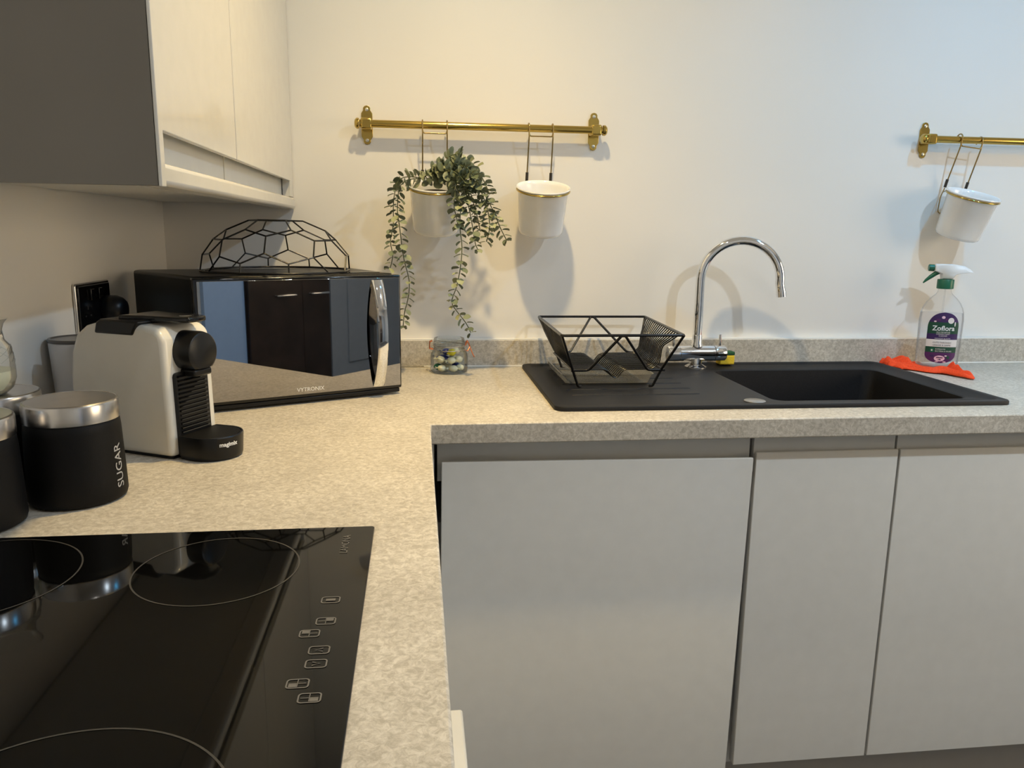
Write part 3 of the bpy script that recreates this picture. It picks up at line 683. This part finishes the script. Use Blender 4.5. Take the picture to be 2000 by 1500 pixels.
# ------------------------------------------------------------------ trailing plant
plant = thing('trailing_plant', 'artificial eucalyptus plant trailing from the left hanging pot', 'plant', (0.63, -0.09, 1.325))
b = BM(); 
for k in range(1):
    tl = math.radians(17); n = 32
    rs_ = []
    for r, h in ((0.0001, -0.016), (0.040, -0.018), (0.049, -0.03), (0.046, -0.055)):
        rs_.append([(r*math.cos(2*PI*i/n), r*math.sin(2*PI*i/n)*math.cos(tl)-(h)*math.sin(tl), 0.010+r*math.sin(2*PI*i/n)*math.sin(tl)+h*math.cos(tl)) for i in range(n)])
    rings(b, rs_, False, True)
obj('foam_filler', b, 'soil', plant, smooth=40)
STR = [
 [(.611,-.09,1.349),(.571,-.102,1.353),(.546,-.114,1.344),(.538,-.12,1.318),(.534,-.12,1.29),(.533,-.12,1.244),(.526,-.12,1.21),(.531,-.12,1.176),(.524,-.12,1.147)],
 [(.606,-.09,1.349),(.571,-.106,1.347),(.549,-.122,1.329),(.543,-.13,1.278),(.547,-.13,1.245),(.552,-.13,1.199),(.557,-.13,1.165),(.563,-.13,1.142),(.568,-.13,1.113),(.564,-.13,1.078),(.556,-.13,1.048),(.552,-.13,1.013)],
 [(.652,-.09,1.356),(.665,-.12,1.362),(.675,-.15,1.336),(.683,-.165,1.291),(.681,-.165,1.246),(.686,-.165,1.201),(.683,-.165,1.156),(.674,-.165,1.11),(.663,-.165,1.075),(.678,-.165,1.05),(.695,-.165,1.028),(.707,-.165,1.004)],
 [(.647,-.09,1.361),(.669,-.12,1.391),(.701,-.15,1.369),(.723,-.165,1.336),(.746,-.165,1.297),(.76,-.165,1.27),(.772,-.165,1.242),(.787,-.165,1.214)],
 [(.646,-.09,1.355),(.669,-.12,1.365),(.69,-.15,1.336),(.7,-.165,1.291),(.709,-.165,1.247),(.716,-.165,1.207),(.723,-.165,1.19)],
 [(.647,-.09,1.361),(.68,-.12,1.384),(.713,-.15,1.353),(.731,-.165,1.314),(.743,-.165,1.281),(.748,-.165,1.242),(.739,-.165,1.204)],
 [(.629,-.09,1.349),(.646,-.103,1.377),(.663,-.117,1.399),(.688,-.13,1.404)],
 [(.652,-.09,1.35),(.665,-.12,1.354),(.672,-.15,1.324),(.668,-.165,1.291),(.675,-.165,1.257),(.68,-.165,1.235)],
 [(.641,-.09,1.355),(.657,-.12,1.379),(.681,-.15,1.378),(.706,-.165,1.357),(.722,-.165,1.319),(.713,-.165,1.28)],
 [(.617,-.09,1.347),(.629,-.11,1.365),(.642,-.13,1.378)],
 [(.646,-.09,1.355),(.687,-.1,1.395),(.718,-.11,1.378),(.736,-.12,1.35),(.751,-.13,1.316)],
 [(.623,-.09,1.347),(.642,-.12,1.359),(.659,-.15,1.366),(.683,-.165,1.351),(.697,-.165,1.324),(.692,-.165,1.296)],
 [(.615,-.09,1.349),(.606,-.103,1.354),(.619,-.117,1.361),(.634,-.13,1.369)],
 [(.64,-.09,1.35),(.665,-.12,1.372),(.69,-.15,1.360),(.705,-.155,1.32),(.72,-.15,1.27),(.728,-.15,1.235)],
]
def leaf(bm, p, d, nrm, L, wd):
    """a cupped oval leaf growing from p along d"""
    side_ = d.cross(nrm).normalized(); prof = [(0, 0), (0.12, 0.50), (0.34, 0.90), (0.58, 1.0), (0.80, 0.78), (0.94, 0.40), (1, 0)]
    mid = []; lf = []; rg = []
    for s, w in prof:
        c = p+d*L*s+nrm*(-0.18*L*s*s); mid.append(c)
        if 0 < s < 1: lf.append(c+side_*w*wd+nrm*0.12*L); rg.append(c-side_*w*wd+nrm*0.12*L)
    m = [bm.verts.new(c) for c in mid]; l = [bm.verts.new(c) for c in lf]; r = [bm.verts.new(c) for c in rg]
    for S in (l, r):
        bm.faces.new((m[0], S[0], m[1])); bm.faces.new((m[-2], S[-1], m[-1]))
        for k_ in range(len(S)-1): bm.faces.new((m[k_+1], S[k_], S[k_+1], m[k_+2]))
O = Vector((0.63, -0.09, 1.325))
def resample(pts, step):
    pts = [Vector(p) for p in pts]; out = [pts[0]]
    # catmull-rom smoothing
    P = [pts[0]]+pts+[pts[-1]]; dense = []
    for i in range(1, len(P)-2):
        for k in range(12):
            t_ = k/12; a, b_, c, d = P[i-1], P[i], P[i+1], P[i+2]
            dense.append(0.5*((2*b_)+(c-a)*t_+(2*a-5*b_+4*c-d)*t_**2+(3*b_-a-3*c+d)*t_**3))
    dense.append(pts[-1]); acc = 0
    for a, b_ in zip(dense, dense[1:]):
        acc += (b_-a).length
        if acc >= step: out.append(b_); acc = 0
    return out
for si, S in enumerate(STR):
    long_ = len(S) > 8
    pts = resample(S, 0.0115 if long_ else 0.0095)
    pts = [p-O for p in pts]
    b = BM(); tube(b, pts, 0.0011, 6); st = obj('vine', b, 'stem', plant, smooth=60)
    b = BM()
    for i, p in enumerate(pts):
        if i == 0 and long_: continue
        t_ = (pts[min(i+1, len(pts)-1)]-pts[max(0, i-1)]).normalized(); n0 = t_.orthogonal().normalized()
        fr = i/len(pts); size = (0.0190-0.0048*fr)*random.uniform(0.8, 1.2)
        if not long_: size *= 1.08
        a0 = i*PI/2+random.uniform(-0.5, 0.5)
        for k in range(2 if i < len(pts)-1 else 3):
            a = a0+k*PI+random.uniform(-0.25, 0.25); q = Matrix.Rotation(a, 3, t_)
            out = q @ n0; d = (out*0.9+t_*random.uniform(0.1, 0.55)).normalized(); nn = (t_*-0.9+out*0.3+Vector((random.uniform(-.3, .3),)*3)).normalized()
            nn = (nn-d*nn.dot(d)).normalized(); leaf(b, p+d*0.002, d, nn, size*1.1, size*0.46)
    obj('leaves', b, 'leaf', st, smooth=70)

# ------------------------------------------------------------------ clip jar with sweets
jr = thing('clip_top_jar', 'small clear glass clip jar with copper wires on the back worktop', 'jar', (0.660, -0.087, ZT), (0, 0, 0))
b = BM()
lathe(b, [(0.0001, 0.0008), (0.040, 0.0008), (0.0435, 0.004), (0.0445, 0.010), (0.0445, 0.040), (0.043, 0.047), (0.0375, 0.054), (0.0365, 0.058), (0.0365, 0.0655)], 56); obj('jar_body', b, 'glass', jr, smooth=50)
b = BM(); lathe(b, [(0.0370, 0.066), (0.0385, 0.068), (0.0385, 0.0715), (0.0365, 0.0735), (0.0370, 0.079), (0.0355, 0.083), (0.033, 0.0838), (0.030, 0.0828), (0.0001, 0.0825)], 56); obj('lid', b, 'glass', jr, smooth=50)
b = BM()
for z in (0.0655, 0.0555): 
    n = 40; tube(b, [(0.0385*math.cos(2*PI*i/n), 0.0385*math.sin(2*PI*i/n), z) for i in range(n)], 0.0011, 6, closed=True)
obj('neck_wire', b, 'steel', jr, smooth=60)
b = BM(); tube(b, fillet([(-0.038, -0.006, 0.056), (-0.047, -0.006, 0.058), (-0.046, -0.006, 0.074), (-0.040, -0.006, 0.076)], 0.002), 0.0013, 8); tube(b, fillet([(-0.038, 0.008, 0.056), (-0.047, 0.008, 0.058), (-0.046, 0.008, 0.074), (-0.040, 0.008, 0.076)], 0.002), 0.0013, 8)
tube(b, [(-0.047, -0.006, 0.058), (-0.047, 0.008, 0.058)], 0.0013, 8); obj('hinge_wire', b, 'copper', jr, smooth=60)
b = BM(); tube(b, fillet([(0.038, -0.010, 0.066), (0.044, -0.010, 0.076), (0.050, 0.0, 0.062), (0.044, -0.008, 0.052), (0.039, -0.008, 0.054)], 0.002), 0.0014, 8)
tube(b, fillet([(0.038, 0.010, 0.066), (0.044, 0.010, 0.076), (0.050, 0.0, 0.060), (0.058, 0.0, 0.040), (0.061, 0, 0.036)], 0.003), 0.0014, 8); obj('clasp', b, 'copper', jr, smooth=60)
sweets = [(-0.024, -0.022, 0.011, 10, 'sweet'), (0.012, -0.030, 0.011, -6, 'sweet'), (0.034, -0.008, 0.011, 70, 'sweet'), (-0.036, 0.004, 0.012, 75, 'teal'),
          (-0.002, 0.000, 0.011, 25, 'sweet'), (0.022, 0.024, 0.011, 0, 'blue'), (-0.014, 0.030, 0.011, 10, 'sweet'),
          (-0.028, -0.012, 0.031, -30, 'sweet'), (0.006, -0.022, 0.030, 20, 'sweet'), (0.030, -0.006, 0.031, 70, 'sweet'), (-0.010, 0.002, 0.030, 5, 'blue'), (0.014, 0.022, 0.031, 60, 'sweet'), (-0.018, 0.026, 0.031, -20, 'blue'),
          (0.008, -0.010, 0.048, 65, 'yellow'), (-0.008, 0.012, 0.047, 20, 'blue'), (0.020, 0.008, 0.050, 10, 'sweet')]
desc = {'sweet': 'cream-wrapped sweet inside the clip jar', 'blue': 'dark blue wrapped sweet inside the clip jar', 'teal': 'green wrapped sweet low inside the clip jar', 'yellow': 'yellow wrapped sweet on top inside the clip jar'}
for sx_, sy_, sz_, an, mk in sweets:
    b = BM(); n = 14; pr_ = [(-0.017, 0.0060), (-0.0145, 0.0045), (-0.011, 0.0022), (-0.009, 0.0055), (-0.005, 0.0082), (0.0, 0.0088), (0.005, 0.0082), (0.009, 0.0055), (0.011, 0.0022), (0.0145, 0.0045), (0.017, 0.0060)]
    rings(b, [[(x, r*math.cos(2*PI*i/n)*1.0, r*math.sin(2*PI*i/n)*(0.8 if abs(x) < 0.01 else 0.35)) for i in range(n)] for x, r in pr_])
    o = obj('wrapped_sweet', b, mk, None, smooth=60, loc=(0.660+sx_*0.75, -0.087+sy_*0.75, ZT+0.001+sz_), rot=(0.2, random.uniform(-.15, .15), math.radians(an)))
    o.scale = (0.95, 1.12, 1.12); tag(o, desc[mk], 'sweet', 'wrapped sweets in the clip jar' if mk != 'sweet' else 'cream sweets in the clip jar')

# ------------------------------------------------------------------ orange cloth
b = BM(); NX, NY = 60, 42
cx0, cy0 = 1.890, -0.118
base_pt = (1.908, -0.100)
G = []
for j in range(NY):
    row = []
    for i in range(NX):
        u = i/(NX-1); v = j/(NY-1)
        x = (u-0.5)*0.200; y = (v-0.5)*0.115
        # irregular outline
        x += 0.010*math.sin(5*v+1)+0.006*math.sin(11*v)
        y += 0.010*math.sin(4.3*u+0.5)+0.007*math.sin(12*u)-0.028*(u-0.5)
        cu, cv = x/0.200+0.5, y/0.115+0.5
        X = (1-cv)*((1-cu)*1.803+cu*1.912)+cv*((1-cu)*1.812+cu*1.960)
        Y = (1-cv)*((1-cu)*-0.128+cu*-0.218)+cv*((1-cu)*-0.040+cu*-0.075)
        d = math.hypot((X-base_pt[0])/0.050, (Y-base_pt[1])/0.036)
        h = 0.004+0.007*(0.5+0.5*math.sin(26*v+5*u+3*math.sin(6*u)))+0.006*(noise.noise(Vector((u*5, v*5, 1)))+0.3)
        h += 0.015*math.exp(-((u-0.30)/0.10)**2-((v-0.7)/0.22)**2)+0.013*math.exp(-((u-0.05)/0.06)**2-((v-0.75)/0.2)**2)+0.016*math.exp(-((u-0.95)/0.05)**2-((v-0.55)/0.25)**2)
        k = min(1, max(0, (d-0.85)/0.45)); h = h*k+0.0045*(1-k)
        ed = min(u, 1-u, v, 1-v); h = max(0.0022, h*min(1, ed/0.06+0.25))
        row.append(b.verts.new((X-cx0, Y-cy0, h)))
    G.append(row)
for j in range(NY-1):
    for i in range(NX-1): b.faces.new((G[j][i], G[j][i+1], G[j+1][i+1], G[j+1][i]))
cl = obj('microfibre_cloth', b, 'orange', None, smooth=80, loc=(cx0, cy0, ZT+0.0003))
sm = cl.modifiers.new('thick', 'SOLIDIFY'); sm.thickness = 0.0018; sm.offset = 1
tag(cl, 'crumpled bright orange cleaning cloth under the spray bottle', 'cloth')

# ------------------------------------------------------------------ spray bottle
sb = thing('spray_bottle', 'clear spray cleaner bottle with purple label on the orange cloth', 'spray bottle', (1.915, -0.100, ZT+0.0078), (0, 0, math.radians(-21)))
prof = [(0.0001, 0.0), (0.041, 0.0), (0.048, 0.004), (0.0500, 0.012), (0.0515, 0.060), (0.0520, 0.120), (0.0505, 0.137), (0.0470, 0.150), (0.0405, 0.163), (0.031, 0.175), (0.021, 0.184), (0.0165, 0.190), (0.0155, 0.195), (0.0155, 0.204)]
SYB = 0.60
b = BM(); lathe(b, prof, 56, sy=SYB); obj('bottle_wall', b, 'bottle', sb, smooth=50)
b = BM(); lathe(b, [(0.0001, 0.002), (0.039, 0.002), (0.0465, 0.006), (0.0488, 0.014), (0.0508, 0.120), (0.0490, 0.138), (0.0001, 0.1385)], 48, sy=SYB); obj('liquid', b, 'liquid', sb, smooth=50)
b = BM(); lathe(b, [(0.0175, 0.1985), (0.0195, 0.1995), (0.0195, 0.2210), (0.0185, 0.2225)], 36, cap0=True, cap1=True); obj('collar', b, 'green', sb, smooth=40)
# trigger head: side outline, lofted
hp = [(-0.030, 0.256), (-0.030, 0.243), (-0.014, 0.236), (-0.012, 0.2230), (0.013, 0.2230), (0.020, 0.234), (0.034, 0.238), (0.052, 0.240), (0.060, 0.2405), (0.052, 0.248), (0.038, 0.256), (0.015, 0.260), (-0.010, 0.2605), (-0.026, 0.2605)]
b = BM(); cxh, czh = 0.008, 0.244
rings(b, [[(cxh+(x-cxh)*k, y, czh+(z-czh)*k) for x, z in hp] for y, k in ((-0.0125, 0.86), (-0.010, 0.96), (-0.005, 1.0), (0.005, 1.0), (0.010, 0.96), (0.0125, 0.86))]); obj('spray_head', b, 'white_plastic', sb, smooth=50)
b = BM(); n = 20; rings(b, [[(x, r*math.cos(2*PI*i/n), 0.2505+r*math.sin(2*PI*i/n)) for i in range(n)] for x, r in ((-0.0305, 0.0085), (-0.042, 0.0085), (-0.043, 0.0075))]); obj('nozzle', b, 'green', sb, smooth=40)
b = BM(); tube(b, [(-0.016, 0, 0.242), (-0.026, 0, 0.236), (-0.036, 0, 0.228), (-0.046, 0, 0.219), (-0.052, 0, 0.212)], [0.006, 0.0056, 0.005, 0.0035, 0.0015], 10); obj('trigger', b, 'green', sb, smooth=60)
b = BM(); tube(b, [(0, 0, 0.006), (0.001, 0, 0.198)], 0.002, 8); obj('dip_tube', b, 'bottle', sb, smooth=60)
def rad(z):
    for (r0, z0), (r1, z1) in zip(prof, prof[1:]):
        if z0 <= z <= z1 and z1 > z0: return r0+(r1-r0)*(z-z0)/(z1-z0)
    return 0.04
def onb(u, v, off=0.0006):
    """u = distance across the front, v = height"""
    r = rad(v); th = u/r*1.0; sn = max(-0.98, min(0.98, math.sin(th)))
    x = r*sn; y = -r*SYB*math.sqrt(1-sn*sn)
    nv = Vector((sn, -math.sqrt(1-sn*sn)/SYB, 0)).normalized()
    return Vector((x, y, v))+nv*off
LH0, LH1, LW = 0.012, 0.141, 0.0385
def halfw(v):
    rr = 0.037
    if v > LH1-rr: return LW*math.sqrt(max(0.0, 1-((v-(LH1-rr))/rr)**2))
    if v < LH0+0.022: return LW*math.sqrt(max(0.0, 1-(((LH0+0.022)-v)/0.022)**2))
    return LW
b = BM(); vs = [LH0+0.0001+(LH1-LH0-0.0002)*i/62 for i in range(63)]; rows = []
for v in vs: rows.append([b.verts.new(onb(halfw(v)*(2*k/16-1), v)) for k in range(17)])
for i in range(62):
    vm = (vs[i]+vs[i+1])/2; f = (vm-LH0)/(LH1-LH0)
    mi = 0 if f > 0.80 else 1 if f > 0.585 else 0 if f > 0.46 else 2 if f > 0.315 else 1 if f > 0.205 else 3
    for k in range(16): b.faces.new((rows[i][k], rows[i][k+1], rows[i+1][k+1], rows[i+1][k])).material_index = mi
lb = obj('label', b, ['purple', 'dgreen', 'pale', 'plum'], sb, smooth=70)
lb['label'] = 'purple, green and white front label'
def spot(u, v, ru, rv, m, off=0.0009, name='label_patch', n=18):
    b = BM(); c = b.verts.new(onb(u, v, off)); rg = [b.verts.new(onb(u+ru*math.cos(2*PI*i/n), v+rv*math.sin(2*PI*i/n), off)) for i in range(n)]
    for i in range(n): b.faces.new((c, rg[i], rg[(i+1) % n]))
    return obj(name, b, m, lb)
spot(0.0155, 0.1205, 0.0075, 0.0075, 'pale'); spot(-0.002, 0.024, 0.0125, 0.0075, 'pink')
for u, v, ru, rv, m in ((-0.003, 0.1285, 0.004, 0.0035, 'pink'), (-0.021, 0.118, 0.003, 0.002, 'pink'), (-0.014, 0.122, 0.006, 0.003, 'plum'), (0.005, 0.124, 0.004, 0.003, 'plum'), (0.0265, 0.112, 0.0018, 0.006, 'pale'), (0.012, 0.031, 0.003, 0.0015, 'pale'), (-0.020, 0.030, 0.005, 0.003, 'purple'), (0.018, 0.027, 0.004, 0.004, 'dgreen'), (-0.008, 0.0155, 0.004, 0.0012, 'pink'), (0.010, 0.0155, 0.004, 0.0014, 'pink'), (-0.0215, 0.0447, 0.0050, 0.0060, 'green'), (-0.0215, 0.0447, 0.0020, 0.0022, 'pale')):
    spot(u, v, ru, rv, m, 0.0011 if m != 'pale' or u > -0.02 else 0.0014)
def lab(body, size, m, u, v, xs=1.0, bold=0.0, align='CENTER'):
    text('label_lettering', body, size, m, lb, lambda x, y, z: onb(u+x, v+y, 0.0013), ext=0, align=align, xs=xs, bold=bold)
lab('Zoflora', 0.0172, 'white_print', 0, 0.1005, 1.0, 0.0003)
lab('MULTIPURPOSE', 0.0046, 'pale', 0, 0.0905); lab('DISINFECTANT', 0.0046, 'pale', 0, 0.0860); lab('CLEANER', 0.0046, 'pale', 0, 0.0815)
lab('MIDNIGHT BLOOMS', 0.0040, 'pale', 0, 0.0748); lab('CUTS THROUGH', 0.0056, 'print_grey', 0, 0.0645); lab('GREASE & GRIME', 0.0056, 'print_grey', 0, 0.0578)
lab('ELIMINATES', 0.0044, 'pale', -0.014, 0.0478, align='LEFT'); lab('BACTERIA & VIRUSES', 0.0044, 'pale', -0.014, 0.0425, 0.95, align='LEFT')
lab('SPRING', 0.0045, 'purple', -0.002, 0.0262, 1, 0.0002); lab('USE', 0.0040, 'purple', -0.002, 0.0212, 1, 0.0002)

# ------------------------------------------------------------------ opposite unit, mirrored in the microwave door
t = thing('tall_cupboard', 'dark brown tall cupboard with chrome bar handles, mirrored in the microwave', 'cupboard', (2.31, Y1+0.003, 0))
b = BM(); box(b, 0, 0.64, 0.0, 0.03, 0.05, 2.0); obj('carcass', b, 'darkwood', t)
for x0, w_, hx_ in ((0.002, 0.408, 0.27), (0.412, 0.226, 0.54)):
    b = BM(); box(b, x0, x0+w_, 0.031, 0.05, 0.06, 1.99); d = obj('door', b, 'darkwood', t, bevel=0.002)
    b = BM(); tube(b, fillet([(hx_-0.07, 0.051, 0.835), (hx_-0.07, 0.075, 0.835), (hx_+0.07, 0.075, 0.835), (hx_+0.07, 0.051, 0.835)], 0.006), 0.007, 10); obj('handle', b, 'chrome', d, smooth=60)
